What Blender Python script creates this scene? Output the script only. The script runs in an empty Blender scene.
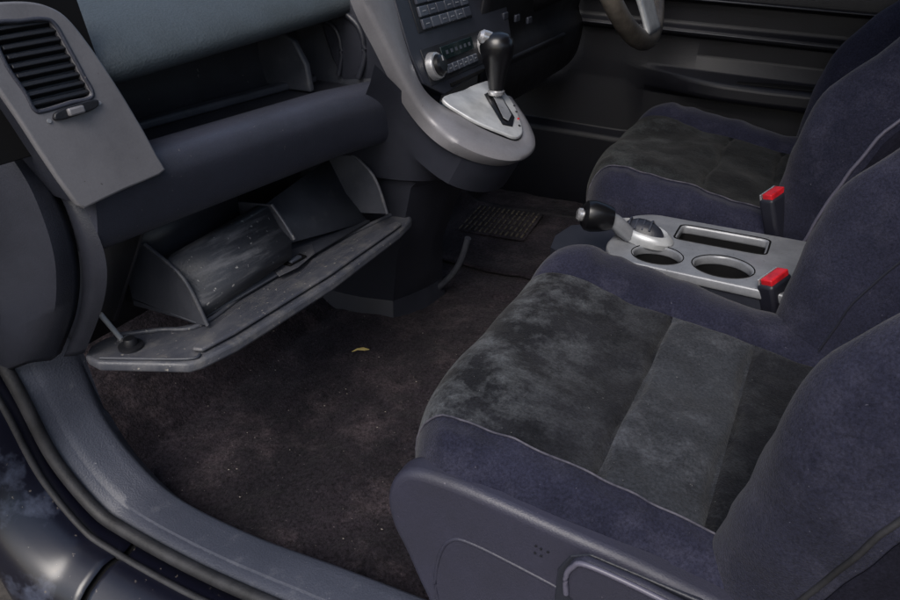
import bpy, bmesh, math, random
from mathutils import Vector as V, Matrix, noise
random.seed(4)
C = bpy.context.scene.collection
# ------------------------------------------------------------------ camera
A=math.radians(27.1); PT=math.radians(29.0); F=740.0
CAM=V((.34,-.82,.86))
ca,sa,cp,sp=math.cos(A),math.sin(A),math.cos(PT),math.sin(PT)
cd=bpy.data.cameras.new('camera'); co=bpy.data.objects.new('camera',cd); C.objects.link(co)
co.location=CAM; co.rotation_euler=(math.pi/2-PT,0,A); cd.sensor_width=36; cd.lens=36*F/900; cd.clip_start=.02; cd.clip_end=600
bpy.context.scene.camera=co
def ray(px,py):
    u=(px-450)/F; w=(300-py)/F; h=cp+w*sp; v=-sp+w*cp
    return V((u*ca-h*sa, u*sa+h*ca, v))
def P(px,py,x=None,y=None,z=None,pl=None):
    d=ray(px,py)
    if x is not None: s=(x-CAM.x)/d.x
    elif y is not None: s=(y-CAM.y)/d.y
    elif z is not None: s=(z-CAM.z)/d.z
    else:
        n=V(pl[:3]); s=(pl[3]-n.dot(CAM))/n.dot(d)
    return CAM+d*s
# ------------------------------------------------------------------ materials
def lin(c):
    r=[]
    for k in c:
        k/=255.; r.append(k/12.92 if k<.04045 else ((k+.055)/1.055)**2.4)
    return (*r,1)
def mat(name,c1,c2=None,rough=.6,scale=8,thr=(.4,.65),bump=.15,bscale=300,metal=0,sheen=0,spec=.5,speck=None,speck_scale=120,speck_thr=.72,coat=0,bump2=0,b2scale=20,rvar=0,grain=0,gscale=900,stretch=(1,1,1),dust=None,dust_x=None,dscale=14,dthr=(.45,.7),coatr=.08):
    m=bpy.data.materials.new(name); m.use_nodes=True; N=m.node_tree.nodes; L=m.node_tree.links
    b=N['Principled BSDF']; tc=N.new('ShaderNodeTexCoord')
    mp=N.new('ShaderNodeMapping'); mp.inputs['Scale'].default_value=stretch; L.new(tc.outputs['Object'],mp.inputs['Vector'])
    def nz(sc,det=8,ro=.65,mapped=True):
        n=N.new('ShaderNodeTexNoise'); n.inputs['Scale'].default_value=sc; n.inputs['Detail'].default_value=det; n.inputs['Roughness'].default_value=ro
        L.new(mp.outputs[0] if mapped else tc.outputs['Object'],n.inputs['Vector']); return n
    def mr(src,a,b_,c=0,d=1):
        r=N.new('ShaderNodeMapRange'); 
        for i,v in zip((1,2,3,4),(a,b_,c,d)): r.inputs[i].default_value=v
        L.new(src,r.inputs[0]); return r
    b.inputs['Roughness'].default_value=rough; b.inputs['Metallic'].default_value=metal
    b.inputs['Specular IOR Level'].default_value=spec
    b.inputs['Sheen Weight'].default_value=sheen; b.inputs['Sheen Roughness'].default_value=.5
    b.inputs['Coat Weight'].default_value=coat; b.inputs['Coat Roughness'].default_value=coatr
    b.inputs['Base Color'].default_value=lin(c1)
    out=None
    def mix(fac,c):
        nonlocal out
        mx=N.new('ShaderNodeMix'); mx.data_type='RGBA'; mx.inputs[6].default_value=lin(c1); mx.inputs[7].default_value=lin(c)
        if out: L.new(out,mx.inputs[6])
        L.new(fac,mx.inputs[0]); out=mx.outputs[2]
    if c2:
        r=mr(nz(scale).outputs['Fac'],*thr); mix(r.outputs[0],c2)
        if rvar:
            rr=mr(r.outputs[0],0,1,rough,min(1,rough+rvar)); L.new(rr.outputs[0],b.inputs['Roughness'])
    if dust:
        r=mr(nz(dscale,10,.7,False).outputs['Fac'],*dthr); fac=r.outputs[0]
        if dust_x:
            sx=N.new('ShaderNodeSeparateXYZ'); L.new(tc.outputs['Object'],sx.inputs[0])
            r2=mr(sx.outputs[0],dust_x[0],dust_x[1],1,dust_x[2] if len(dust_x)>2 else .15)
            mu=N.new('ShaderNodeMath'); mu.operation='MULTIPLY'; L.new(fac,mu.inputs[0]); L.new(r2.outputs[0],mu.inputs[1]); fac=mu.outputs[0]
        mix(fac,dust)
    if grain:
        r=mr(nz(gscale,3,.7,False).outputs['Fac'],.3,.7,1-grain,1+grain)
        if out is None: mix(r.outputs[0],c1)
        vm=N.new('ShaderNodeVectorMath'); vm.operation='SCALE'; L.new(out,vm.inputs[0]); L.new(r.outputs[0],vm.inputs['Scale']); out=vm.outputs[0]
    if speck:
        r=mr(nz(speck_scale,2,.5,False).outputs['Fac'],speck_thr,speck_thr+.04); mix(r.outputs[0],speck)
    if out: L.new(out,b.inputs['Base Color'])
    if bump:
        n=nz(bscale,3,.5,False)
        bp=N.new('ShaderNodeBump'); bp.inputs['Strength'].default_value=bump; bp.inputs['Distance'].default_value=.002; L.new(n.outputs['Fac'],bp.inputs['Height'])
        L.new(bp.outputs[0],b.inputs['Normal'])
        if bump2:
            n2=nz(b2scale,5,.5,False)
            b2=N.new('ShaderNodeBump'); b2.inputs['Strength'].default_value=bump2; b2.inputs['Distance'].default_value=.01; L.new(n2.outputs['Fac'],b2.inputs['Height'])
            L.new(b2.outputs[0],bp.inputs['Normal'])
    return m
M_pad=mat('dash_pad_vinyl',(64,71,76),(54,61,65),.5,6,bump=.4,bscale=340,rvar=.15,grain=.16,gscale=340)
M_bar=mat('dash_plastic',(56,58,69),(46,48,58),.36,7,bump=.25,bscale=600,rvar=.2,speck=(110,106,104),speck_scale=210,speck_thr=.73,grain=.15,gscale=500)
M_end=mat('dash_end_plastic',(42,44,53),(34,36,44),.42,9,bump=.2,bscale=600,grain=.12,gscale=500)
M_trim=mat('silver_grey_trim',(116,115,119),(102,101,105),.36,12,bump=.05,bscale=500,metal=.1,rvar=.15,grain=.06,gscale=400,speck=(86,83,84),speck_scale=160,speck_thr=.73)
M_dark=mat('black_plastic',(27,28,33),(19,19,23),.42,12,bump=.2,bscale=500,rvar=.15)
M_shelf=mat('shelf_plastic',(42,43,50),(30,31,37),.45,12,bump=.2,bscale=500,speck=(92,90,88),speck_scale=150,speck_thr=.71)
M_gloss=mat('glossy_black',(14,14,17),None,.3,bump=0,coat=.2,coatr=.2)
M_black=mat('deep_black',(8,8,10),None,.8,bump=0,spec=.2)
M_lid=mat('dusty_lid_plastic',(64,66,74),(92,92,96),.38,10,(.45,.75),bump=.25,bscale=400,speck=(140,136,130),speck_scale=190,speck_thr=.69,rvar=.3,dust=(106,104,102),dscale=30,dthr=(.5,.8),stretch=(3,1,1))
M_bin=mat('glovebox_plastic',(50,53,61),(66,68,76),.45,10,bump=.2,bscale=400,rvar=.2,dust=(84,84,86),dscale=35,dthr=(.55,.8))
M_scr=mat('scratched_plastic',(62,64,70),(122,122,126),.45,22,(.5,.72),bump=.25,bscale=300,rvar=.3,stretch=(1,.35,3),speck=(156,154,152),speck_scale=120,speck_thr=.68)
M_navy=mat('navy_fabric',(37,38,53),(28,29,42),.95,7,bump=.5,bscale=600,sheen=.1,spec=.08,speck=(84,83,94),speck_scale=260,speck_thr=.75,bump2=.2,b2scale=26,grain=.4,gscale=330,dust=(54,54,68),dscale=16,dthr=(.5,.8))
M_vel=mat('charcoal_velour',(23,24,28),(37,38,43),1,7,(.42,.65),bump=.6,bscale=500,sheen=.06,spec=.05,speck=(116,116,116),speck_scale=260,speck_thr=.75,bump2=.3,b2scale=24,grain=.42,gscale=280,dust=(92,95,99),dust_x=(-.22,-.04,.2),dscale=19,dthr=(.45,.7))
M_vel2=mat('grey_velour',(40,42,47),(55,58,64),1,9,(.38,.65),bump=.6,bscale=500,sheen=.08,spec=.05,speck=(118,116,116),speck_scale=260,speck_thr=.74,bump2=.3,b2scale=24,grain=.42,gscale=280,dust=(78,80,86),dscale=15,dthr=(.5,.75))  # lighter shading of the middle panel put into the velour colour, plus dust
M_dvel=mat('dark_velour',(18,19,21),(30,32,34),1,8,(.42,.7),bump=.6,bscale=500,sheen=.06,spec=.05,bump2=.3,b2scale=20,grain=.4,gscale=240,dust=(70,74,75),dust_x=(-.25,.0,.14),dscale=15,dthr=(.46,.75))
M_thread=mat('pale_stitching',(86,84,94),(44,44,56),.9,60,bump=0)
M_cover=mat('seat_side_plastic',(52,52,66),(44,44,56),.4,8,bump=.25,bscale=600,rvar=.2,grain=.12,gscale=450,speck=(92,88,98),speck_scale=170,speck_thr=.74)
M_lever=mat('lever_plastic',(92,90,104),(80,78,92),.36,8,bump=.1,bscale=500)
M_carpet=mat('dirty_carpet',(28,26,30),(46,41,46),1,4.5,(.35,.7),bump=1,bscale=300,sheen=.04,spec=.03,speck=(100,92,90),speck_scale=190,speck_thr=.75,bump2=.6,b2scale=40,grain=.6,gscale=190,dust=(70,62,65),dscale=11,dthr=(.5,.8))
M_sill=mat('scuffed_sill_plastic',(57,60,71),(66,69,81),.42,5,(.3,.75),bump=.35,bscale=420,rvar=.15,grain=.16,gscale=420,dust=(84,86,94),dscale=40,dthr=(.58,.78),speck=(120,120,124),speck_scale=230,speck_thr=.74)
M_rubber=mat('rubber_seal',(24,24,27),(44,44,48),.6,20,bump=.2)
M_paint=mat('dark_blue_paint',(15,16,29),(84,91,112),.34,6,(.56,.70),bump=0,coat=.6,rvar=.4,speck=(90,84,80),speck_scale=130,speck_thr=.7,coatr=.25)  # pale blue patches paint a sky reflection into the colour; specks are dirt
M_chrome=mat('brushed_silver',(205,205,208),(165,165,170),.24,30,bump=.02,metal=.7)
M_plate=mat('silver_plastic',(136,138,143),(116,118,123),.3,20,bump=.04,bscale=400,metal=.2,speck=(90,88,86),speck_scale=190,speck_thr=.70,grain=.06,gscale=300)
M_bright=mat('bright_gate_plastic',(182,184,186),(150,152,155),.3,20,bump=0,metal=.2)
M_red=mat('red_plastic',(205,34,44),(150,26,34),.3,60,bump=0)
M_white=mat('white_print',(130,132,138),None,.5,bump=0)
M_disp=mat('display_glass',(22,34,36),None,.1,bump=0)
M_rim=mat('worn_wheel_leather',(92,86,79),(60,55,51),.45,25,bump=.3,bscale=400)
M_strap=mat('belt_plastic',(32,33,43),(25,25,34),.45,12,bump=.1)
M_shell=mat('side_shell_cloth',(25,25,35),(19,19,27),.9,12,bump=.3,bscale=500,grain=.35,gscale=350,spec=.1)
M_tan=mat('tan_heel_pad',(92,84,68),(36,32,30),.8,55,(.4,.6),bump=.4,bscale=200)
M_leaf=mat('dry_leaf',(196,176,110),None,.8,bump=0)
M_crumb=mat('crumb',(128,122,116),None,.9,bump=0)
M_ground=mat('earth',(72,67,63),(48,44,41),1,3,bump=.8,bscale=60,grain=.4,gscale=40)
M_button=mat('button_grey',(66,70,80),None,.35,bump=0)
M_button2=mat('button_slate',(52,55,65),None,.35,bump=0)
M_door=mat('door_trim_plastic',(17,18,27),(12,13,20),.55,5,bump=.2,bscale=400)
# ------------------------------------------------------------------ helpers
def thing(name,label,cat,loc=(0,0,0),group=None):
    o=bpy.data.objects.new(name,None); C.objects.link(o); o.location=loc; o['label']=label; o['category']=cat; o.empty_display_size=.05
    if group:o['group']=group
    return o
def wl(o):
    l=V((0,0,0))
    while o: l=l+V(o.location); o=o.parent
    return l
def link(name,me,m,parent=None,label=None,smooth=True,loc=None,auto=40):
    o=bpy.data.objects.new(name,me); C.objects.link(o)
    if m: 
        me.materials.clear(); me.materials.append(m)
    base=wl(parent) if parent else V((0,0,0))
    if loc is not None: o.location=V(loc)-base; base=V(loc)
    for v in me.vertices: v.co-=base
    if parent:o.parent=parent
    if label:o['label']=label
    if smooth:
        for p in me.polygons:p.use_smooth=True
        if auto:
            try: me.set_sharp_from_angle(angle=math.radians(auto))
            except Exception: pass
    return o
def mesh(verts,faces):
    me=bpy.data.meshes.new('m'); me.from_pydata([tuple(v) for v in verts],[],faces); me.update(); return me
def fix(me):
    bm=bmesh.new(); bm.from_mesh(me); bmesh.ops.remove_doubles(bm,verts=bm.verts,dist=1e-6); bmesh.ops.recalc_face_normals(bm,faces=bm.faces); bm.to_mesh(me); bm.free()
def cat(pts,n,closed=False):
    pts=[V(p) for p in pts]; N=len(pts); out=[]
    segs=N if closed else N-1
    for i in range(segs):
        if closed: a,b,c,d=[pts[(i+k)%N] for k in (-1,0,1,2)]
        else: a=pts[max(i-1,0)];b=pts[i];c=pts[i+1];d=pts[min(i+2,N-1)]
        for k in range(n):
            t=k/n
            out.append(.5*((2*b)+(c-a)*t+(2*a-5*b+4*c-d)*t*t+(3*b-a-3*c+d)*t**3))
    if not closed: out.append(pts[-1])
    return out
def grid(name,rows,m,parent=None,thick=0,caps=False,closed=False,label=None,sub=0,auto=50,loc=None):
    nr=len(rows); nc=len(rows[0]); vs=[p for r in rows for p in r]; fs=[]
    for i in range(nr-1):
        for j in range(nc if closed else nc-1):
            k=(j+1)%nc; fs.append((i*nc+j,i*nc+k,(i+1)*nc+k,(i+1)*nc+j))
    if caps:
        fs.append(tuple(range(nc))[::-1]); fs.append(tuple((nr-1)*nc+j for j in range(nc)))
    me=mesh(vs,fs); fix(me); o=link(name,me,m,parent,label,auto=auto,loc=loc)
    if thick:
        s=o.modifiers.new('s','SOLIDIFY'); s.thickness=thick; s.offset=0
    if sub:
        s=o.modifiers.new('u','SUBSURF'); s.levels=sub; s.render_levels=sub
    return o
def tube(name,pts,r,m,parent=None,n=10,smoothn=0,label=None,flat=1):
    if smoothn: pts=cat(pts,smoothn)
    pts=[V(p) for p in pts]; rows=[]; up=V((0,0,1))
    for i,p in enumerate(pts):
        t=(pts[min(i+1,len(pts)-1)]-pts[max(i-1,0)]).normalized()
        a=t.cross(up)
        if a.length<.05: a=t.cross(V((0,1,0)))
        a.normalize(); b=t.cross(a)
        rr=r[i] if isinstance(r,(list,tuple)) else r
        rows.append([p+a*math.cos(2*math.pi*k/n)*rr+b*math.sin(2*math.pi*k/n)*rr*flat for k in range(n)])
    return grid(name,rows,m,parent,caps=True,closed=True,label=label)
def bev(o,w,seg=3,ang=30):
    b=o.modifiers.new('b','BEVEL'); b.width=w; b.segments=seg; b.limit_method='ANGLE'; b.angle_limit=math.radians(ang); return o
ID=Matrix.Identity(3)
def obox(name,c,size,m,parent=None,fr=ID,bevel=.003,label=None,taper=1):
    c=V(c); vs=[]
    for sz in (-1,1):
        t=taper if sz>0 else 1
        for sy in (-1,1):
            for sx in (-1,1): vs.append(c+fr@V((sx*size[0]/2*t,sy*size[1]/2*t,sz*size[2]/2)))
    fs=[(0,2,3,1),(4,5,7,6),(0,1,5,4),(2,6,7,3),(0,4,6,2),(1,3,7,5)]
    o=link(name,mesh(vs,fs),m,parent,label)
    if bevel: bev(o,bevel)
    return o
def prism(name,pts,vec,m,parent=None,bevel=.003,label=None,seg=3):
    pts=[V(p) for p in pts]; n=len(pts); vec=V(vec)
    vs=pts+[p+vec for p in pts]; fs=[tuple(range(n))[::-1],tuple(range(n,2*n))]+[(i,(i+1)%n,(i+1)%n+n,i+n) for i in range(n)]
    me=mesh(vs,fs); fix(me); o=link(name,me,m,parent,label)
    if bevel: bev(o,bevel,seg)
    return o
def lathe(name,prof,c,m,parent=None,fr=ID,n=32,label=None,sx=1,sy=1):
    c=V(c); rows=[[c+fr@V((r*math.cos(2*math.pi*k/n)*sx,r*math.sin(2*math.pi*k/n)*sy,z)) for k in range(n)] for r,z in prof]
    return grid(name,rows,m,parent,closed=True,label=label,auto=35)
def frame(xa,za):
    z=V(za).normalized(); x=V(xa); x=(x-z*x.dot(z)).normalized(); y=z.cross(x)
    return Matrix((x,y,z)).transposed()
def plate(name,outline,holes,org,fr,th,bv,m,parent=None,label=None):
    org=V(org); inv=fr.transposed()
    cu=bpy.data.curves.new('c','CURVE'); cu.dimensions='2D'; cu.fill_mode='BOTH'; cu.extrude=th/2; cu.bevel_depth=bv; cu.bevel_resolution=2
    for ln in [outline]+holes:
        s=cu.splines.new('POLY'); s.points.add(len(ln)-1); s.use_cyclic_u=True
        for i,p in enumerate(ln):
            q=inv@(V(p)-org); s.points[i].co=(q.x,q.y,0,1)
    t=bpy.data.objects.new('t',cu); C.objects.link(t); dg=bpy.context.evaluated_depsgraph_get()
    me=bpy.data.meshes.new_from_object(t.evaluated_get(dg)); bpy.data.objects.remove(t)
    for v in me.vertices: v.co=org+fr@v.co
    return link(name,me,m,parent,label,auto=30)
def ell(c,rx,ry,n=28,ax=V((1,0,0)),ay=V((0,1,0)),pw=2):
    out=[]
    for k in range(n):
        t=2*math.pi*k/n; cx,cy=math.cos(t),math.sin(t)
        out.append(V(c)+ax*rx*math.copysign(abs(cx)**(2/pw),cx)+ay*ry*math.copysign(abs(cy)**(2/pw),cy))
    return out
def dens(r,n=4):
    o_=[]
    for a,b in zip(r[:-1],r[1:]): o_+= [a.lerp(b,k/n) for k in range(n)]
    return o_+[r[-1]]
def roundpoly(pts,r,n=5):
    out=[]; N=len(pts)
    for i in range(N):
        a,b,c=pts[i-1],pts[i],pts[(i+1)%N]
        u=(a-b).normalized()*min(r,(a-b).length*.45); w_=(c-b).normalized()*min(r,(c-b).length*.45)
        for k in range(n+1):
            t=k/n; out.append((b+u)*(1-t)**2+b*2*t*(1-t)+(b+w_)*t*t)
    return out
# ------------------------------------------------------------------ setting
FZ=.06
def floor_z(x,y):
    z=FZ
    if x<-.52: z+=(-.52-x)*.62
    z+=.008*noise.noise(V((x*8,y*8,0)))+.004*noise.noise(V((x*30,y*30,3)))+.0018*noise.noise(V((x*110,y*110,3)))
    return z
rows=[]
nx=330
for i in range(nx+1):
    x=-1.0+i*(2.6/nx)
    rows.append([V((x,-.34+j*(1.56/200),floor_z(x,-.34+j*(1.56/200)))) for j in range(201)])
o=grid('floor',rows,M_carpet); o['kind']='structure'
g=grid('ground',[[V((x,y,-.42)) for x in (-300,-3,-1,0,1,3,300)] for y in (-300,-4,-2,-1,0,2,300)],M_ground); g['kind']='structure'
# ------------------------------------------------------------------ car body
body=thing('car_body','dark blue car body around the open passenger doorway, with scuffed sill trim and rubber seal','car body',(-.1,-.38,0))
inn=[(60,300),(70,335),(80,368),(98,410),(130,455),(175,497),(250,535),(340,568),(430,602),(520,636),(640,680),(800,740)]
out=[(-12,290),(5,345),(28,388),(60,450),(100,500),(130,522),(200,560),(290,600),(380,638),(500,690),(640,750),(800,820)]
I=cat([P(a,b,y=-.30) for a,b in inn],8); O=cat([P(a,b,y=-.366) for a,b in out],8)
rows=[]
for i in range(len(I)):
    a=I[i]; b=O[i]; row=[]
    row+= [V((a.x+.0,-.275,FZ-.02)),V((a.x,-.282,min(a.z-.03,.2) if a.z>.2 else a.z-.03)),a+V((0,.006,-.010)),a+V((0,.002,-.001)),a+V((0,-.003,.002))]
    for t in (.2,.4,.6,.74,.77,.80,.94): row.append(a.lerp(b,t)+V((0,0,.003*math.sin(math.pi*t)-(.003 if t==.77 else 0)-(.003 if t>=.8 else 0)+.0008*noise.noise(a*20+V((t*4,0,0))))))
    row.append(b+V((0,-.002,-.007))); row.append(b+V((0,-.003,-.02)))
    rows.append(row)
grid('sill_trim',rows,M_sill,body,label='scuffed grey blue plastic sill trim along the doorway',auto=45)
tube('rubber_seal',[p+V((0,-.012,-.004)) for p in O],.009,M_rubber,body)
tube('rubber_seal',[p+V((0,-.036,-.020)) for p in O],.005,M_rubber,body)
def paintsec(p,k=0):
    return [p+V(d)+V((0,k,-k)) for d in ((0,-.012,-.02),(0,-.03,-.024),(0,-.045,-.018),(0,-.06,-.017),(0,-.075,-.022),(0,-.09,-.029),(0,-.10,-.037),(0,-.11,-.05),(0,-.118,-.07),(0,-.124,-.12),(0,-.118,-.2),(0,-.10,-.30))]
k=next(i for i,p in enumerate(O) if p.x>-.36)
grid('wing_panel',[paintsec(p) for p in O[:k]],M_paint,body,thick=.002,label='dusty dark blue painted wing corner with a pale sky reflection put into the colour')
grid('rocker_panel',[paintsec(p+V((.001,0,0))) for p in ([O[k-1].lerp(O[k],.6)]+O[k:])],M_paint,body,thick=.002,label='glossy dark blue rocker panel below the doorway')
grid('inner_sill',[paintsec(p,.006) for p in O],M_black,body)
obox('rear_light_block',(1.62,.42,.5),(.04,1.5,1.0),M_dark,body,bevel=.01)  # panel out of view, added to block sky light from behind
rows=[]
for i in range(11):
    x=.05+i*.16
    rows.append([V((x,y,1.16+.05*(1-((y-.5)/.7)**2))) for y in [-.05+j*.12 for j in range(11)]])
grid('unseen_roof',rows,M_door,body,thick=.03)  # partial roof out of view, added for its shade over the cabin
# ------------------------------------------------------------------ dashboard
D=thing('dashboard','dark grey dashboard with an open glovebox bay, round edged side vent and centre control stack','dashboard',(-.45,.1,.3))
def bx(y): return -.352+.115*(y+.33)+ (.35*max(0,y-.12)**2)
padp=[(-.02,-.004,.668),(.0,0,.665),(.013,0,.674),(.012,0,.69),(-.01,0,.712),(-.06,0,.738),(-.15,0,.765),(-.30,0,.785),(-.46,0,.79)]
rows=[]
for j in range(44):
    y=-.30+j*.035; x0=-.392+.02*(y+.2)
    if y<-.24: x0-= (-.24-y)*.5
    dz=.018*(y+.24)/.45 if y<.5 else .03
    rows.append([V((x0+a,y,c+dz)) for a,b,c in cat(padp,4)])
grid('dash_pad',rows,M_pad,D,label='smooth grey green upper dash pad')
def quad(name,pts,m,par,label=None,th=.004): return grid(name,[[V(pts[0]),V(pts[1])],[V(pts[3]),V(pts[2])]],m,par,thick=th,label=label)
rows=[]
for j in range(30):
    y=-.262+j*.0175; xb=bx(y)
    rr=[(xb-.045,.586),(xb-.06,.578),(xb-.10,.574),(xb-.17,.576),(xb-.19,.585),(xb-.20,.62),(xb-.20,.72)]
    rows.append([V((a,y,c)) for a,c in rr])
grid('storage_shelf',rows,M_shelf,D,label='dark open storage shelf above the glovebox')
prism('shelf_end',[(-.37,-.255,.57),(-.62,-.255,.57),(-.62,-.255,.74),(-.40,-.255,.70)],(0,-.012,0),M_shelf,D,.002)
prism('shelf_end',[(-.30,.225,.56),(-.62,.225,.57),(-.62,.225,.76),(-.37,.225,.71)],(0,.012,0),M_bin,D,.002)
tube('shelf_rib',[(-.36,.218,.59),(-.345,.217,.63),(-.355,.216,.672),(-.40,.215,.70)],.005,M_end,D,smoothn=6)
tube('shelf_rib',[(-.40,.218,.59),(-.39,.217,.63),(-.40,.216,.665),(-.44,.215,.685)],.004,M_end,D,smoothn=6)
prism('shelf_rib',[(-.40,.14,.577),(-.54,.14,.577),(-.54,.14,.70),(-.425,.14,.655),(-.405,.14,.62)],(0,.012,0),M_bin,D,.004)
obox('shelf_ledge',(-.47,.0,.582),(.02,.42,.012),M_bin,D,frame((1,-.115,0),(0,0,1)),.004)
barp=[(-.09,.560),(-.075,.582),(-.055,.592),(-.030,.5965),(-.012,.595),(-.001,.588),(.005,.576),(.006,.560),(-.002,.527),(-.010,.507),(-.022,.496),(-.045,.491),(-.07,.490),(-.09,.50)]
rows=[]; barp3=cat([(a,0,c) for a,c in barp],4,True)
for j in range(41):
    y=-.325+j*(.64/40); xb=bx(y)
    sc=1 if j else .93
    rows.append([V((xb+p.x*sc-.0,y,p.z*sc+(1-sc)*.54-.008*min(1.4,max(0,(y-.1)/.15)))) for p in barp3])
grid('dash_bar',rows,M_bar,D,caps=True,closed=True,label='slate coloured bar with a rounded top edge across the dash',auto=60)
PL=(1,-.12,.2,-.30+.114)
nD=V((1,-.12,.2)).normalized()
def PD(a,b,off=0): return P(a,b,pl=PL)+nD*off
frD=frame((0,1,0),(1,-.12,.2))
oc_=[PD(*q) for q in [(-20,6),(22,4),(46,8),(66,20),(90,50),(118,92),(142,132)]]
outer=cat(oc_,6)+dens([PD(*q) for q in [(156,158),(163,169),(158,173),(122,188),(84,206),(78,203)]],2)+cat([PD(*q) for q in [(60,178),(40,148),(18,114),(-20,60)]],4)
inner=cat([PD(*q) for q in [(-8,26),(20,21),(42,19),(54,24),(68,48),(82,74),(92,96),(70,103),(44,111),(34,110),(24,92),(4,62)]],6,True)
plate('vent_surround',outer,[inner],PD(80,100,-.003),frD,.004,.0025,M_trim,D,label='silver grey moulded panel around the side air vent')
prism('dash_corner',[p-V((.007,0,.0)) for p in outer[::2]],(-.10,.01,0),M_end,D,0)
tube('vent_lip',[p+nD*.001 for p in inner]+[inner[0]+nD*.001],.0022,M_bar,D,8)
vent=obox('air_vent',PD(45,68,-.03),(.15,.16,.004),M_black,D,frD,.001,label='round cornered black air vent with slats')
for k in range(9):
    t=(k+.5)/9
    L0=V((-8,28,0)).lerp(V((34,112,0)),t); R0=V((52,18,0)).lerp(V((93,97,0)),t)
    a=PD(L0.x,L0.y,-.006); b=PD(R0.x,R0.y,-.006); c=(a+b)/2
    obox('slat',c,((b-a).length,.0045,.014),M_dark,vent,frame((b-a),V((1,-.1,.75))),.001)
ctl=prism('vent_control',ell(PD(74,110,.001),.026,.006,20,(PD(100,101)-PD(50,117)).normalized(),(PD(74,104)-PD(74,118)).normalized(),3),V((.005,0,.001)),M_dark,D,.002)
obox('thumbwheel',PD(72,111,.008),(.018,.008,.006),M_trim,ctl,frD,.002)
lathe('icon_dot',[(0,.0),(.0022,0),(.0022,.001),(0,.001)],PD(98,103,.002),M_white,ctl,frD,10)
lathe('icon_dot',[(0,.0),(.0022,0),(.0022,.001),(0,.001)],PD(48,121,.002),M_white,ctl,frD,10)
c0=[P(a,b,y=-.325) for a,b in [(18,108),(48,158),(82,206),(104,255),(103,300),(84,352)]]
c1=[P(a,b,y=-.335) for a,b in [(-2,100),(36,158),(66,206),(82,262),(80,312),(64,356)]]
c2=[P(a,b,y=-.365) for a,b in [(-20,120),(20,170),(44,220),(56,270),(52,320),(30,362)]]
c3=[P(a,b,y=-.385) for a,b in [(-60,150),(-30,200),(-10,250),(0,300),(0,340),(-5,375)]]
rows=[cat(c,6) for c in ([p+V((-.10,.03,0)) for p in c0],[p+V((-.01,.006,0)) for p in c0],c0,[a.lerp(b,.5)+V((.004,0,0)) for a,b in zip(c0,c1)],c1)]
grid('dash_end_cap',rows,M_end,D,thick=.003,label='curved slate coloured end of the dash')
rows=[cat(c,6) for c in ([p+V((-.012,.004,0)) for p in c1],[a.lerp(b,.3)+V((.000,-.004,0)) for a,b in zip(c1,c2)],c2,c3)]
grid('kick_panel',rows,M_end,D,thick=.003,label='dark curved lower side panel next to the doorway')
# under-dash cavity
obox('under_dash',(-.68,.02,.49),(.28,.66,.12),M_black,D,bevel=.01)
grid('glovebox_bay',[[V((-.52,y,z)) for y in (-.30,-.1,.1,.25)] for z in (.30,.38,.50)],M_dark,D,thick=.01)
prism('bay_side',[(-.37,-.245,.50),(-.52,-.245,.50),(-.52,-.245,.34),(-.47,-.245,.34)],(0,-.006,0),M_dark,D,.002)
# glovebox bin + lid
ZL=.333
lid_px=[(84,356),(90,346),(104,338),(130,330),(170,327),(203,321),(235,297),(262,277),(285,262),(308,245),(345,232),(398,209),(411,212),(410,220),(398,232),(330,283),(235,343),(200,360),(186,364),(96,362)]
lid=prism('glovebox_lid',[P(a,b,z=ZL) for a,b in lid_px],(0.004,0,-.014),M_lid,D,.004,label='open glovebox lid with dusty grey edge hanging down')
up_px=[(208,334),(240,308),(264,290),(272,292),(300,276),(312,262),(346,246),(396,224),(402,226),(394,232),(330,277),(235,336),(203,353),(192,352)]
prism('lid_step',[P(a,b,z=ZL+.002) for a,b in up_px],(0,0,.006),M_lid,lid,.003)
inn2=[P(a,b,z=ZL+.0005) for a,b in [(120,336),(160,331),(203,325),(262,281),(308,250),(345,237),(396,213)]]
tube('lid_rib',[p+V((0,0,.002)) for p in inn2],.0034,M_lid,lid,smoothn=5)
tube('lid_rib',[P(a,b,z=ZL+.002) for a,b in [(100,358),(186,359),(200,354)]],.0022,M_bin,lid,smoothn=5)
fl=frame((1,-.07,0),(0,0,1))
prism('latch_recess',[P(a,b,z=ZL+.010) for a,b in [(272,268),(292,250),(312,245),(315,254),(298,268),(279,277)]],(0,0,.002),M_lid,lid,.002)
obox('latch',P(295,260,z=ZL+.0135),(.016,.040,.005),M_black,lid,fl,.002)
obox('latch_plate',P(295,259,z=ZL+.0175),(.008,.024,.004),M_button,lid,fl,.001)
lathe('bumper',[(0,.012),(.007,.012),(.009,.008),(.009,.003),(.016,.002),(.016,-.002)],P(131,346,z=ZL+.002),M_dark,lid)
tube('lid_stay',[P(100,314,y=-.29),P(112,328,y=-.28),P(124,342,y=-.272)],.0036,M_bright,lid)
lathe('stay_pivot',[(0,.006),(.007,.006),(.008,.0),(.008,-.006),(0,-.006)],P(124,342,y=-.272),M_chrome,lid,frame((1,0,0),(0,-1,.3)),16)
bn=obox('glovebox_bin',(-.50,.0025,.35),(.02,.40,.03),M_dark,D,bevel=.002,label='deep grey glovebox bin with curved side walls')
def sector(y,p_top,p_bot,bulge):
    a=P(*p_top,y=y); b=P(*p_bot,y=y); mid=(a+b)/2+V((.5,0,.5))*bulge
    arc=cat([a,mid,b],8)
    pts=arc+[V((-.49,y,.335)),V((-.49,y,a.z-.01))]
    w_=prism('bin_wall',pts,(0,.004,0),M_bin,bn,.001)
    tube('bin_lip',[p+V((.001,.002,0)) for p in arc],.003,M_lid,bn)
    return arc
aL=sector(-.20,(143,245),(206,326),.030)
aR=sector(.205,(346,150),(386,214),.026)
aM=sector(0.0,(270,205),(293,240),.002)
rows=[]
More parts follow.
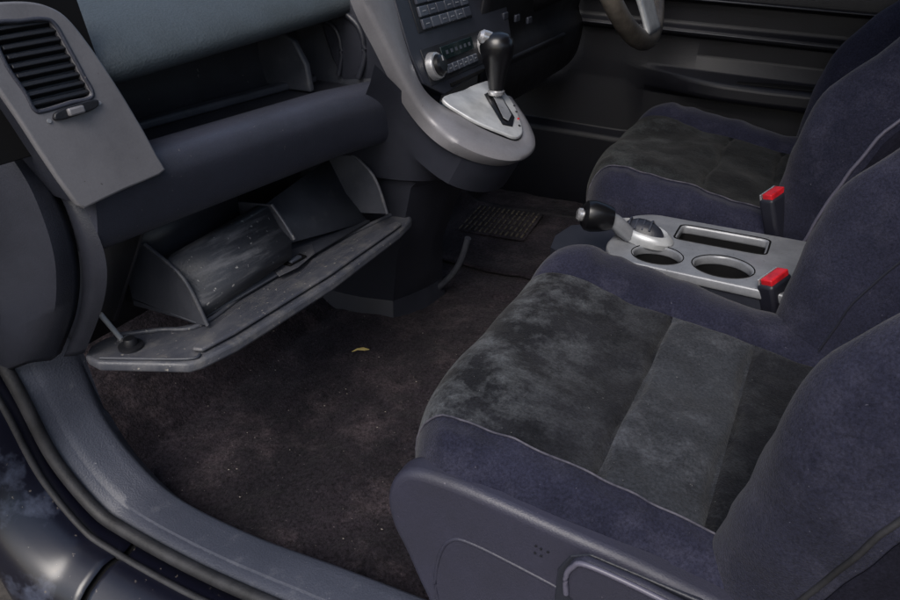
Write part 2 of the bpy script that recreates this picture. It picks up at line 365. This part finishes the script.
for y,(t,b) in zip((-.193,-.003),(((172,264),(199,301)),((268,208),(291,241)))):
    a=P(*t,y=y); c=P(*b,y=y); rows.append([a+V((-.02,0,.0)),a,a.lerp(c,.5)+V((-.004,0,-.004)),c,c+V((-.004,0,-.03))])
grid('bin_panel',rows,M_scr,bn,thick=.003,label='scratched pale inner glovebox panel',auto=25)
quad('bin_floor',[(-.37,-.2,.338),(-.345,.205,.342),(-.49,.205,.345),(-.49,-.2,.345)],M_bin,bn)
rws=[]
for k_,t in enumerate((0,.5,1)):
    r_=[]
    for a,b in zip((aM[0],aM[0].lerp(aM[-1],.5),aM[-1]),(aR[0],aR[0].lerp(aR[-1],.5)+V((-.006,0,-.006)),aR[-1])):
        r_.append(a.lerp(b,t)+V((-.040,.004 if t==0 else 0,-.022)))
    rws.append(r_)
grid('bin_back',rws,M_bin,bn,thick=.003,label='smooth inner back of the glovebox bin')
rws=[[V((-.455,y,z)) for z in (.34,.37,.40,.43,.46)] for y in (-.197,-.1,0)]
grid('bin_back',rws,M_end,bn,thick=.003)
# ---------- centre stack
def PS(a,b,off=0):
    d=ray(a,b); n1=V((1,0,.35)); n2=V((.5,0,1)); 
    s1=((-.25+.35*.61)-n1.dot(CAM))/n1.dot(d); s2=(.4375-n2.dot(CAM))/n2.dot(d)
    if s1<s2: return CAM+d*s1+n1.normalized()*off
    return CAM+d*s2+n2.normalized()*off
frS=frame((0,1,0),(1,0,.35)); frP=frame((0,1,0),(.5,0,1))
nS=V((1,0,.35)).normalized(); uS=frS@V((0,1,0)); yS=V((0,1,0))
panel=prism('control_panel',[PS(*q,0) for q in [(392,-40),(395,0),(410,52),(424,84),(445,95),(470,80),(500,60),(512,40),(500,-40)]],(-.15,0,-.02),M_end,D,.003,label='slate control panel with buttons and dials')
# local stack coordinates: origin at left dial
S0=PS(432,67,0)
def SL(y,u,off=0): return S0+yS*y+uS*u+nS*off
obox('radio_recess',SL(.088,.098,.0005),(.196,.086,.002),M_dark,panel,frS,.001)
for r in range(4):
    n_=(6,6,5,6)[r]
    for c in range(n_):
        wd=.176/n_
        q=SL(.003+wd*(c+.5),.066+r*.0195,.003)
        obox('button',q,(wd-.0022,.0165,.006),(M_button,M_button2)[(r+(c in (0,n_-1)))%2],panel,frS,.0018)
        if (r*3+c)%4!=1: obox('button_mark',q+nS*.0034,(wd*.36,.0014,.0008),M_white,panel,frS,0)
obox('climate_recess',SL(.097,.002,.0005),(.235,.058,.002),M_dark,panel,frS,.001)
for yq in (0,.195):
    kn=lathe('dial',[(.0,.022),(.012,.022),(.0155,.019),(.0175,.006),(.018,.002)],SL(yq,0,.001),M_gloss,D,frS)
    lathe('dial_ring',[(.0175,.012),(.0210,.011),(.023,.003),(.023,0)],SL(yq,0,.002),M_chrome,kn,frS)
    obox('dial_mark',SL(yq,.009,.024),(.0018,.008,.0015),M_white,kn,frS,0)
obox('display',SL(.097,.014,.002),(.118,.022,.004),M_disp,panel,frS,.001)
for k in range(6): obox('display_mark',SL(.055+k*.017,.014,.0045),(.007,.006,.0006),M_button,panel,frS,0)
for k in range(6):
    q=SL(.048+k*.0196,-.012,.003); obox('button',q,(.0175,.014,.006),M_button,panel,frS,.0015)
    obox('button_mark',q+nS*.0034,(.006,.0014,.0008),M_white,panel,frS,0)
obox('lower_slot',SL(.105,-.038,.002),(.13,.006,.004),M_black,panel,frS,.001)
oe=[(352,-40),(365,0),(386,42),(408,86),(430,118),(455,140),(485,154),(512,159),(530,154),(536,142),(528,122),(512,98)]
ie=[(382,-40),(394,0),(407,48),(422,86),(440,104),(462,115),(478,126),(500,136),(515,141),(521,136),(517,118),(503,96)]
oc=cat([PS(*q) for q in oe],6); ic=cat([PS(*q) for q in ie],6)
rows=[[p+V((-.022,.003,-.016)) for p in oc],[p+V((-.005,.0,-.007)) for p in oc],[p+V((-.001,0,-.003)) for p in oc],[a.lerp(b,.10)+V((.001,0,.002)) for a,b in zip(oc,ic)],[a.lerp(b,.5)+V((.002,0,.003)) for a,b in zip(oc,ic)],[a.lerp(b,.92)+V((.001,0,.002)) for a,b in zip(oc,ic)],ic,[p+V((-.008,0,-.004)) for p in ic]]
grid('stack_trim',rows,M_trim,D,label='silver grey trim sweeping round the centre stack',auto=60)
pp=[(440,102),(462,93),(490,84),(503,96),(512,108),(518,122),(521,136),(514,141),(500,136),(478,127),(460,117)]
sel=prism('selector_plate',[PS(q.x,q.y,.002) for q in cat([(a,b,0) for a,b in pp],4,True)],(.002,0,.006),M_bright,D,.002,label='bright silver gear selector plate')
sl=[PS(*q,.009) for q in [(482,99),(494,93),(512,122),(510,131),(500,129)]]
prism('selector_slot',sl,V((.0005,0,.0015)),M_gloss,sel,.0005)
sl=[PS(*q,.0125) for q in [(489,100),(495,98),(508,121),(505,127),(500,124)]]
prism('selector_gate',sl,V((.0005,0,.001)),M_plate,sel,.0003)
for k,q in enumerate([(512,110),(514,116),(516,123),(517,130)]):
    obox('selector_mark',PS(*q,.0095),(.0045,.0035,.001),M_red if k==2 else M_dark,sel,frP,0)
# lower stack column
def col(z,pts): return [V((a,b,z)) for a,b in pts]
tp=[PS(*q) for q in [(380,60),(408,88),(432,118),(470,147),(508,157),(530,148),(528,122)]]
top=[p+V((-.012,.004,-.008)) for p in tp]
L1=[p+V((-.014,.006,-.030)) for p in top]
L1b=[p+V((-.035,.012,-.065)) for p in top]
L2=col(.42,[(-.46,.222),(-.34,.222),(-.262,.240),(-.215,.285),(-.190,.36),(-.195,.43),(-.25,.5)])
L2b=col(.412,[(-.46,.230),(-.35,.230),(-.275,.25),(-.235,.30),(-.212,.36),(-.215,.43),(-.26,.5)])
L3=col(.40,[(-.48,.236),(-.38,.236),(-.285,.250),(-.262,.30),(-.25,.365),(-.255,.43),(-.30,.5)])
L4=col(.22,[(-.52,.28),(-.43,.28),(-.348,.294),(-.332,.345),(-.320,.39),(-.322,.44),(-.36,.5)])
L5=col(.10,[(-.55,.32),(-.46,.325),(-.390,.342),(-.37,.385),(-.355,.43),(-.345,.48),(-.38,.52)])
L6=col(.045,[(-.56,.31),(-.47,.315),(-.385,.332),(-.365,.37),(-.345,.42),(-.34,.49),(-.36,.53)])
cs_=[cat(r,4) for r in (top,L1,L1b,L2)]+[dens(r) for r in (L2b,L3,L4,L5,L6)]
cols=[dens(list(c),4) for c in zip(*cs_)]
grid('stack_column',cols,M_end,D,label='dark angular column carrying the centre stack down to the floor',auto=18)
tube('column_edge',[P(468,238,y=.44),P(462,258,y=.445),P(452,275,y=.455),P(436,290,y=.475)],.007,M_bin,D,smoothn=5)
# driver side dash
dp=[(-.30,.80),(-.26,.74),(-.27,.66),(-.285,.60),(-.27,.55),(-.29,.47),(-.36,.42),(-.5,.40)]
rows=[[V((a-.03*max(0,(y-.9)),y,c)) for a,_,c in cat([(a,0,c) for a,c in dp],4)] for y in [.495+.04*k for k in range(17)]]
grid('driver_dash',rows,M_dark,D,thick=.006,label='dark lower dash on the driver side')
for k in range(3): obox('small_switch',P(505+k*12,16+k*2,x=-.262),(.006,.022,.014),M_button2,D,bevel=.002)
prism('knee_panel',[(-.262,.56,.56),(-.262,.98,.56),(-.30,.95,.44),(-.30,.62,.44)],(-.02,0,0),M_dark,D,.008)
# ------------------------------------------------------------------ gear lever
B=PS(496,104,.0); T=P(497,36,y=B.y)
G=thing('gear_lever','black knobbed automatic gear lever standing in the silver selector plate','gear lever',B)
ax=(T-B).normalized(); fg=frame((1,0,0),ax); Hh=(T-B).length
lathe('lever_shaft',[(0,-.02),(.008,-.02),(.0075,Hh*.3),(0,Hh*.3)],B,M_chrome,G,fg)
kn=lathe('knob',[(0,Hh*.18),(.011,Hh*.19),(.0135,Hh*.26),(.0150,Hh*.38),(.0195,Hh*.54),(.0265,Hh*.72),(.0285,Hh*.85),(.026,Hh*.96),(.018,Hh*1.03),(.008,Hh*1.06),(0,Hh*1.065)],B,M_gloss,G,fg,32,sx=1.05,sy=1)
lathe('knob_collar',[(.011,Hh*.14),(.0145,Hh*.15),(.015,Hh*.2),(.012,Hh*.22)],B,M_chrome,G,fg)
tip=P(484,37,y=B.y-.014)
lathe('release_button',[(0,.010),(.007,.009),(.012,.004),(.0125,-.004),(.012,-.014)],tip,M_chrome,kn,frame((0,1,0),(-.75,-.6,.35)))
# ------------------------------------------------------------------ seats
def seat(loc,label,passenger=True,group='front car seats'):
    dx,dy,dz=loc; O0=V(loc)
    S=thing('car_seat',label,'car seat',V((.22+dx,dy,FZ)),group)
    vel,vel2=(M_vel,M_vel2) if passenger else (M_dvel,M_dvel)
    sec=[(-.262,'a',.17),(-.290,'a',.24),(-.298,'T',-.062),(-.288,'T',-.030),(-.268,'T',-.009),(-.245,'T',-.004),(-.236,'T',-.001),(-.15,'T',.002),(-.04,'T',-.004),(.06,'T',-.003),(.116,'T',.001),(.124,'T',-.003),(.15,'T',.016),(.188,'T',.021),(.220,'T',.004),(.242,'T',-.032),(.25,'a',.24),(.235,'a',.17)]
    ns=7
    roll=cat([(.05,0,.195),(.005,0,.17),(-.020,0,.12),(-.024,0,.075),(-.012,0,.036),(.014,0,.011),(.05,0,.001)],6)
    st=[(p.x,p.z) for p in roll]+[(.054+.004*k,0) for k in range(1,102)]
    rows=[]
    for x,dr in st:
        Tz=.372-.165*max(x,0)
        pts=[(0,y,(Tz+v) if m=='T' else v) for y,m,v in sec]
        cs=cat(pts,ns); row=[]
        for p in cs:
            yn=(p.y+.02)/.27; z=.17+(p.z-.17)*max(0,1-dr/.195)
            xs=x+.055*abs(yn)**4*max(0,1-max(x,0)/.14)
            if z>.3:
                gz=0
                if -.238<p.y<.118:
                    for s in (.21,.322): gz-=.008*math.exp(-((x-s+.004*math.sin(p.y*30))/.005)**2)
                z+=gz+.009*noise.noise(V((x*9,p.y*9,dy*5)))+.0035*noise.noise(V((x*30,p.y*22,1)))
            yy=p.y+.004*noise.noise(V((x*16,p.z*20,7)))
            row.append(V((xs,yy,z))+O0)
        rows.append(row)
    nc=len(rows[0]); ca_,cb_=6*ns-2,11*ns-2
    def sub(name,m,test,label=None):
        idx={}; vs=[]; fs=[]
        for i in range(len(rows)-1):
            for j in range(nc-1):
                if test(i,j):
                    f=[]
                    for a,b in ((i,j),(i,j+1),(i+1,j+1),(i+1,j)):
                        if (a,b) not in idx: idx[(a,b)]=len(vs); vs.append(rows[a][b].copy())
                        f.append(idx[(a,b)])
                    fs.append(tuple(f))
        me=mesh(vs,fs); fix(me)
        if sum(p.normal.z for p in me.polygons)<0: me.flip_normals()
        return link(name,me,m,S,label,auto=70)
    i1=next(i for i,s in enumerate(st) if i>30 and s[0]>=.21); i2=next(i for i,s in enumerate(st) if i>30 and s[0]>=.322)
    ctr=lambda j: ca_<=j<cb_
    cu=sub('cushion_bolster',M_navy,lambda i,j: j<ca_)
    cu2=sub('cushion_bolster',M_navy,lambda i,j: j>=cb_)
    sub('cushion_panel',vel,lambda i,j: ctr(j) and i<i1,'dark worn front panel of the seat cushion' if passenger else None)
    sub('cushion_panel',vel2,lambda i,j: ctr(j) and i1<=i<i2,'dusty middle panel of the seat cushion, lighter shading put into its colour' if passenger else None)
    sub('cushion_panel',vel,lambda i,j: ctr(j) and i>=i2,'rear panel of the seat cushion' if passenger else None)
    tube('stitching',[rows[i][ca_]+V((0,0,.0012)) for i in range(14,len(rows),2)],.0011,M_thread,cu,6)
    tube('stitching',[rows[i][cb_]+V((0,0,.001)) for i in range(14,len(rows),2)],.001,M_navy,cu2,6)
    # backrest
    th=math.radians(27); av=V((math.sin(th),0,math.cos(th))); nv=V((-math.cos(th),0,math.sin(th))); base=V((.462,0,.285))+O0
    bp=[(-.17,-.12),(-.235,-.11),(-.272,-.07),(-.290,-.01),(-.300,.045),(-.296,.085),(-.276,.113),(-.246,.123),(-.214,.108),(-.178,.060),(-.142,.010),(-.07,-.002),(0,.0),(.05,-.002),(.11,.008),(.14,.05),(.170,.10),(.198,.122),(.226,.116),(.248,.088),(.256,.04),(.252,-.02),(.23,-.08),(.15,-.12),(0,-.125)]
    hs=[(-.115,.15,.78),(-.112,.45,.86),(-.09,.74,.93),(-.05,.95,.98),(0,1.10,1),(.06,1.30,1.015),(.12,1.44,1.02),(.18,1.48,1.01),(.25,1.38,.99),(.33,1.18,.96),(.42,.9,.93),(.5,.7,.88),(.58,.45,.80),(.63,.28,.72),(.655,.2,.55),(.66,0,.3)]
    hh=cat(hs,5); R=[]
    for h in hh:
        pts=cat([((p[0]+.02)*h.z-.02,(p[1] if p[1]<0 else p[1]*h.y) ,0) for p in bp],5,True)
        row=[]
        for p in pts:
            w=base+av*h.x+nv*p.y*(1 if h.x<.6 else max(.1,1-(h.x-.6)/.07))+V((0,p.x,0))
            w+=nv*(.009*noise.noise(V((h.x*8,p.x*9,dy)))+.004*noise.noise(V((h.x*24,p.x*24,p.y*24))))
            row.append(w)
        R.append(row)
    br=grid('backrest',R,M_navy,S,closed=True,caps=True,auto=70)
    for jj,mm,rr_ in ((21,M_rubber if passenger else M_lever,.003),(20*5+1,M_rubber,.0022),(9*5+1,M_strap,.0016),(15*5+1,M_strap,.0016)):
        tube('piping',[R[i][jj] for i in range(5,len(R)-6)],rr_,mm,br,8)
    rows2=[[R[i][j]+nv*.004 for j in range(10*5,14*5)] for i in range(12,len(R)-12)]
    grid('backrest_panel',rows2,vel,S,thick=.002,auto=70)
    rows3=[[R[i][j]+V((0,-.002,0)) for j in range(3,21)] for i in range(5,len(R)-8)]
    grid('side_shell',rows3,M_shell,S,thick=.0015,auto=70)
    obox('seat_base',V((.24,-.01,.165))+O0,(.34,.44,.15),M_black,S,bevel=.02)
    for yy in (-.2,.2): obox('seat_rail',V((.22,yy,FZ+.02))+V((dx,dy,0)),(.5,.035,.03),M_dark,S,bevel=.004)
    return S,rows,R
SP,rowsP,RP=seat((0,0,0),'dusty passenger seat nearest the doorway, navy bolsters with worn charcoal velour centre')
SD,rowsD,RD=seat((-.05,.785,.04),'driver seat on the far side beyond the handbrake console, dark velour centre',False)
co_px=[(386,505),(388,488),(397,476),(414,473),(450,484),(500,505),(560,532),(640,568),(720,608),(790,642),(850,682),(850,760),(600,760),(452,640),(425,598),(404,552),(392,528)]
y0=-.306
cov=cat([P(a,b,y=y0) for a,b in co_px],3,True)
cv=prism('side_cover',cov,(0,.035,0),M_cover,SP,.010,seg=5,label='slate blue plastic side cover of the passenger seat')
inner_px=[(452,640),(436,590),(440,555),(452,540),(475,545),(540,578),(580,600),(640,630)]
tube('cover_ridge',[P(a,b,y=y0+.0008) for a,b in inner_px],.0024,M_cover,cv,smoothn=6)
lv=prism('recline_lever',[P(a,b,y=y0-.020) for a,b in [(563,594),(564,574),(571,564),(584,562),(640,586),(720,627),(760,662),(740,680),(640,628),(575,606)]],(0,.012,0),M_cover,SP,.005,seg=4,label='slate recline lever with a pale worn rim')
tube('lever_rim',[P(a,b,y=y0-.022) for a,b in [(566,594),(566,576),(573,567),(586,565),(640,589),(720,630)]],.0028,M_lever,lv,smoothn=5)
prism('lever_recess',[P(a,b,y=y0-.002) for a,b in [(554,600),(557,570),(570,556),(590,555),(700,602),(780,650),(760,700),(600,640)]],(0,.006,0),M_end,SP,.002)
for a,b in [(536,546),(541,549),(535,553),(541,556),(548,552)]:
    lathe('icon_dot',[(0,.001),(.0012,.001),(.0014,0)],P(a,b,y=y0-.001),M_dark,cv,frame((1,0,0),(0,-1,0)),8)
def buckle(par,c,lab,rot,base,w=.044):
    c=V(c); b=V(base); up=(c-b).normalized(); fr=frame(rot,up)
    bk=obox('belt_buckle',c-up*.045,(.028,w,.095),M_strap,par,fr,.006,lab)
    obox('release_button',c+up*.0035+fr@V((-.002,0,0)),(.0185,w-.008,.014),M_red,bk,fr,.002)
    obox('buckle_slot',c+up*.004+fr@V((.0100,0,0)),(.003,w-.004,.012),M_chrome,bk,fr,.001)
    tube('buckle_stalk',[b,c-up*.07],.013,M_strap,bk,flat=.8)
buckle(SP,P(774,280,y=.262),'black belt buckle with red button beside the passenger seat',(-1,.5,0),(.39,.275,.15),.05)
buckle(SD,P(773,196,y=.50),'black belt buckle with red button beside the driver seat',(-1,.5,0),(.36,.52,.18),.045)
# ------------------------------------------------------------------ centre console
K=thing('centre_console','silver topped centre console with cup holders between the front seats','console',(.2,.35,FZ))
ZC=.335
olw=roundpoly([V((a,b,ZC)) for a,b in [(.062,.300),(.085,.256),(.385,.246),(.390,.462),(.10,.466),(.066,.44)]],.016)
cA=P(722,271,z=ZC)
h1=ell(cA,.047,.040,32); h2=ell(cA+V((-.102,-.004,0)),.041,.036,32)
c3=P(720,246,z=ZC); h3=ell(V((c3.x,.409,ZC)),.074,.035,36,pw=9)
plate('console_top',olw,[h1,h2,h3],(0.2,.35,ZC),ID,.008,.004,M_plate,K,label='silver plastic console top with openings')
for h,nm,dep in ((h1,'cup_holder',.12),(h2,'cup_holder',.12),(h3,'coin_tray',.07)):
    cc=sum(h,V((0,0,0)))/len(h)
    rws=[[cc+(p-cc)*k+V((0,0,zz)) for p in h] for k,zz in ((1.03,.0085),(1.0,.0095),(.97,.005),(.95,-.02),(.92,-dep),(.82,-dep-.003),(.02,-dep-.003))]
    grid(nm,rws,M_black,K,closed=True)
grid('console_skirt',[[p+V((0,0,-.006)) for p in olw],[p+V((0,0,-.23)) for p in olw]],M_end,K,closed=True)
fr_=[(-.05,.36),(-.04,.31),(.0,.285),(.055,.28),(.056,.455),(.0,.45),(-.04,.42)]
grid('console_nose',[[V((a,b,zz)) for a,b in fr_] for zz in (.10,.30,.312)],M_end,K,closed=True,caps=True)
# handbrake
HB=thing('handbrake','short black and silver handbrake grip at the front of the console','handbrake',(.03,.38,.34))
hb0=P(630,236,z=.352); hb1=P(592,216,z=.388)
pts=cat([hb0,hb0.lerp(hb1,.4)+V((0,0,.010)),hb0.lerp(hb1,.75)+V((0,0,.006)),hb1],6)
tube('lever_arm',pts,[.012+.004*k/(len(pts)-1) for k in range(len(pts))],M_plate,HB,16)
d=(hb1-pts[-4]).normalized(); fh=frame((0,1,0),d)
grip=lathe('grip',[(0,-.034),(.019,-.034),(.024,-.020),(.027,.0),(.025,.010),(.018,.016),(0,.018)],hb1,M_gloss,HB,fh,sx=.9)
lathe('release_button',[(.011,.012),(.011,.022),(.008,.025),(0,.025)],hb1,M_chrome,grip,fh)
sb=P(642,236,z=.347)
frb=frame((1,-.12,0),(.15,0,1))
lathe('boot_surround',[(1.0,-.004),(1.04,.006),(.94,.013),(.80,.016),(.68,.012)],sb,M_bright,HB,frb,32,sx=.052,sy=.032)
lathe('boot',[(.72,.010),(.55,.020),(.35,.026),(.0,.028)],sb,M_end,HB,frb,32,sx=.052,sy=.032)
for k in range(4): tube('boot_rib',[sb+V((-.022+.012*k,-.018,.018)),sb+V((-.022+.012*k,0,.029)),sb+V((-.022+.012*k,.018,.018))],.0018,M_button2,HB,8,smoothn=4)
# ------------------------------------------------------------------ steering wheel
W=thing('steering_wheel','worn grey brown steering wheel with a silver lower spoke, only its bottom in view','steering wheel',(-.10,.80,.765))
wc=V((-.100,.80,.760)); wn=V((1,0,.42)).normalized(); wu=V((-.42,0,1)).normalized(); wy=V((0,1,0)); RR=.185
rows=[]
for k in range(64):
    t=2*math.pi*k/64; dirr=wy*math.cos(t)+wu*math.sin(t)
    rows.append([wc+dirr*(RR+.022*math.cos(a))+wn*.019*math.sin(a) for a in [2*math.pi*q/14 for q in range(14)]])
rows.append(rows[0]); grid('rim',rows,M_rim,W,closed=True)
grid('spoke',[[wc+wy*s*w+wu*h+wn*.016 for s in (-1,-.6,0,.6,1)] for w,h in ((.06,-.05),(.055,-.09),(.05,-.13),(.05,-.165),(.055,-.178))],M_bright,W,thick=.012,sub=1,label='silver lower spoke')
for s in (-1,1): grid('spoke',[[wc+wy*s*a+wu*(-.02+h)+wn*.002 for h in (-.02,0,.02)] for a in (.05,.11,.175)],M_dark,W,thick=.016,sub=1)
lathe('airbag_hub',[(0,.03),(.045,.026),(.065,.01),(.07,-.02),(.05,-.06),(.03,-.07)],wc,M_dark,W,frame((0,1,0),wn))
lathe('column_shroud',[(.04,-.05),(.05,-.08),(.055,-.22)],wc,M_dark,W,frame((0,1,0),wn))
# ------------------------------------------------------------------ far door
DD=thing('car_door','dark inner panel of the closed driver door on the far side','car door',(.2,1.15,FZ))
def dsec(t,u): 
    return [(1.20,.80),(1.15,.74),(1.13,.66),(1.130,.635),(1.134,.628),(1.160,.622),(1.162,.575),(1.158,.568),(1.138,.562),(1.136,.556),(1.138,.548),(1.158,.542),(1.160,.50),(1.158-.02*t,.468),(1.158-.080*t,.458+.01*u),(1.158-.088*t,.450+.01*u),(1.158-.088*t,.425+.01*u),(1.158-.08*t,.415),(1.155,.400),(1.150,.335-.05*(1-t)),(1.118,.325-.05*(1-t)),(1.112,.315-.05*(1-t)),(1.118,.20),(1.135,.10),(1.16,.04)]
rows=[]
for k in range(80):
    x=-.7+.03*k
    t=max(0,min(1,(x+.16)/.28)); t=t*t*(3-2*t)
    rows.append([V((x,a,b-.03*x)) for a,b in dsec(t,max(0,min(1,(x-.2)/.4)))])
dp_=grid('door_panel',rows,M_door,DD,label='moulded dark door trim with armrest and pocket',auto=28)
bev(dp_,.003,2,28)
tube('trim_line',[V((x,1.129,.632-.03*x)) for x in [-.5+.2*k for k in range(9)]],.0025,M_end,DD)
tube('trim_line',[V((x,1.136,.556-.03*x)) for x in [-.5+.2*k for k in range(9)]],.0025,M_end,DD)
obox('door_pull',(.25,1.105,.4555),(.24,.035,.006),M_black,DD,frame((1,0,-.03),(0,0,1)),.003)
# ------------------------------------------------------------------ mat, litter
FM=thing('floor_mat','dark driver floor mat with worn tan ribbed heel pad beyond the centre column','floor mat',(-.4,.95,FZ))
rw=[[V((x,y,floor_z(x,y)+.010)) for y in [.62+.02*k for k in range(21)]] for x in [-.62+.02*k for k in range(23)]]
grid('mat_carpet',rw,M_carpet,FM,thick=.004)
hc=P(500,222,z=FZ+.018)
fm_=frame((1,.1,0),(0,0,1))
hp=obox('heel_pad',hc,(.19,.19,.004),M_carpet,FM,fm_,.002)
for k in range(13):
    for q in range(5):
        obox('pad_rib',hc+fm_@V((-.084+.014*k,-.072+.036*q,.003)),(.005,.026,.003),M_tan,hp,fm_,.001)
def tag(o,l,c,g=None,kind=None):
    o['label']=l;o['category']=c
    if g:o['group']=g
    if kind:o['kind']=kind
    return o
lp=P(360,351,z=FZ+.012)
vs=[lp+V((a,b,c)) for a,b,c in ((-.012,-.010,.0),(-.002,-.004,.004),(.010,.002,.003),(.014,.012,.0),(.004,.006,.005),(-.006,.0,.003))]
o=prism('leaf_scrap',vs,(0,0,.0015),M_leaf,None,0); tag(o,'small yellow scrap lying on the passenger carpet','litter')
vs=[];fs=[]
for k in range(260):
    x=random.uniform(-.6,.12); y=random.uniform(-.26,.35); r=random.choice((.0005,.0006,.0006,.0009,.0014)) ; z=floor_z(x,y)+.003
    b=len(vs); q=random.random()*6
    vs+=[V((x+r*math.cos(q+t)*random.uniform(.7,1.8),y+r*math.sin(q+t),z)) for t in (0,2.1,4.2)]+[V((x,y,z+r))]
    fs+=[(b,b+1,b+3),(b+1,b+2,b+3),(b+2,b,b+3),(b,b+2,b+1)]
o=link('crumbs',mesh(vs,fs),M_crumb,smooth=False); tag(o,'pale crumbs scattered over the dirty passenger carpet','crumbs',None,'stuff')
# ------------------------------------------------------------------ light
w=bpy.data.worlds.new('World'); bpy.context.scene.world=w; w.use_nodes=True; N=w.node_tree.nodes
bg=N['Background']; sk=N.new('ShaderNodeTexSky'); sk.sky_type='NISHITA'; sk.sun_disc=False
EL=math.radians(48); AZ=math.radians(175)
sk.sun_elevation=EL; sk.sun_rotation=AZ; sk.air_density=1.2; sk.dust_density=4; sk.ozone_density=1.5
w.node_tree.links.new(sk.outputs[0],bg.inputs[0]); bg.inputs[1].default_value=.15
sd=bpy.data.lights.new('sun','SUN'); so=bpy.data.objects.new('sun',sd); C.objects.link(so); sd.energy=2.2; sd.angle=math.radians(40); sd.color=(1,.99,.97)
sv=V((math.sin(AZ)*math.cos(EL),math.cos(AZ)*math.cos(EL),math.sin(EL)))
so.rotation_euler=sv.to_track_quat('Z','Y').to_euler(); so.location=(0,0,3)
vs=bpy.context.scene.view_settings; vs.view_transform='Standard'; vs.look='None'; vs.exposure=0
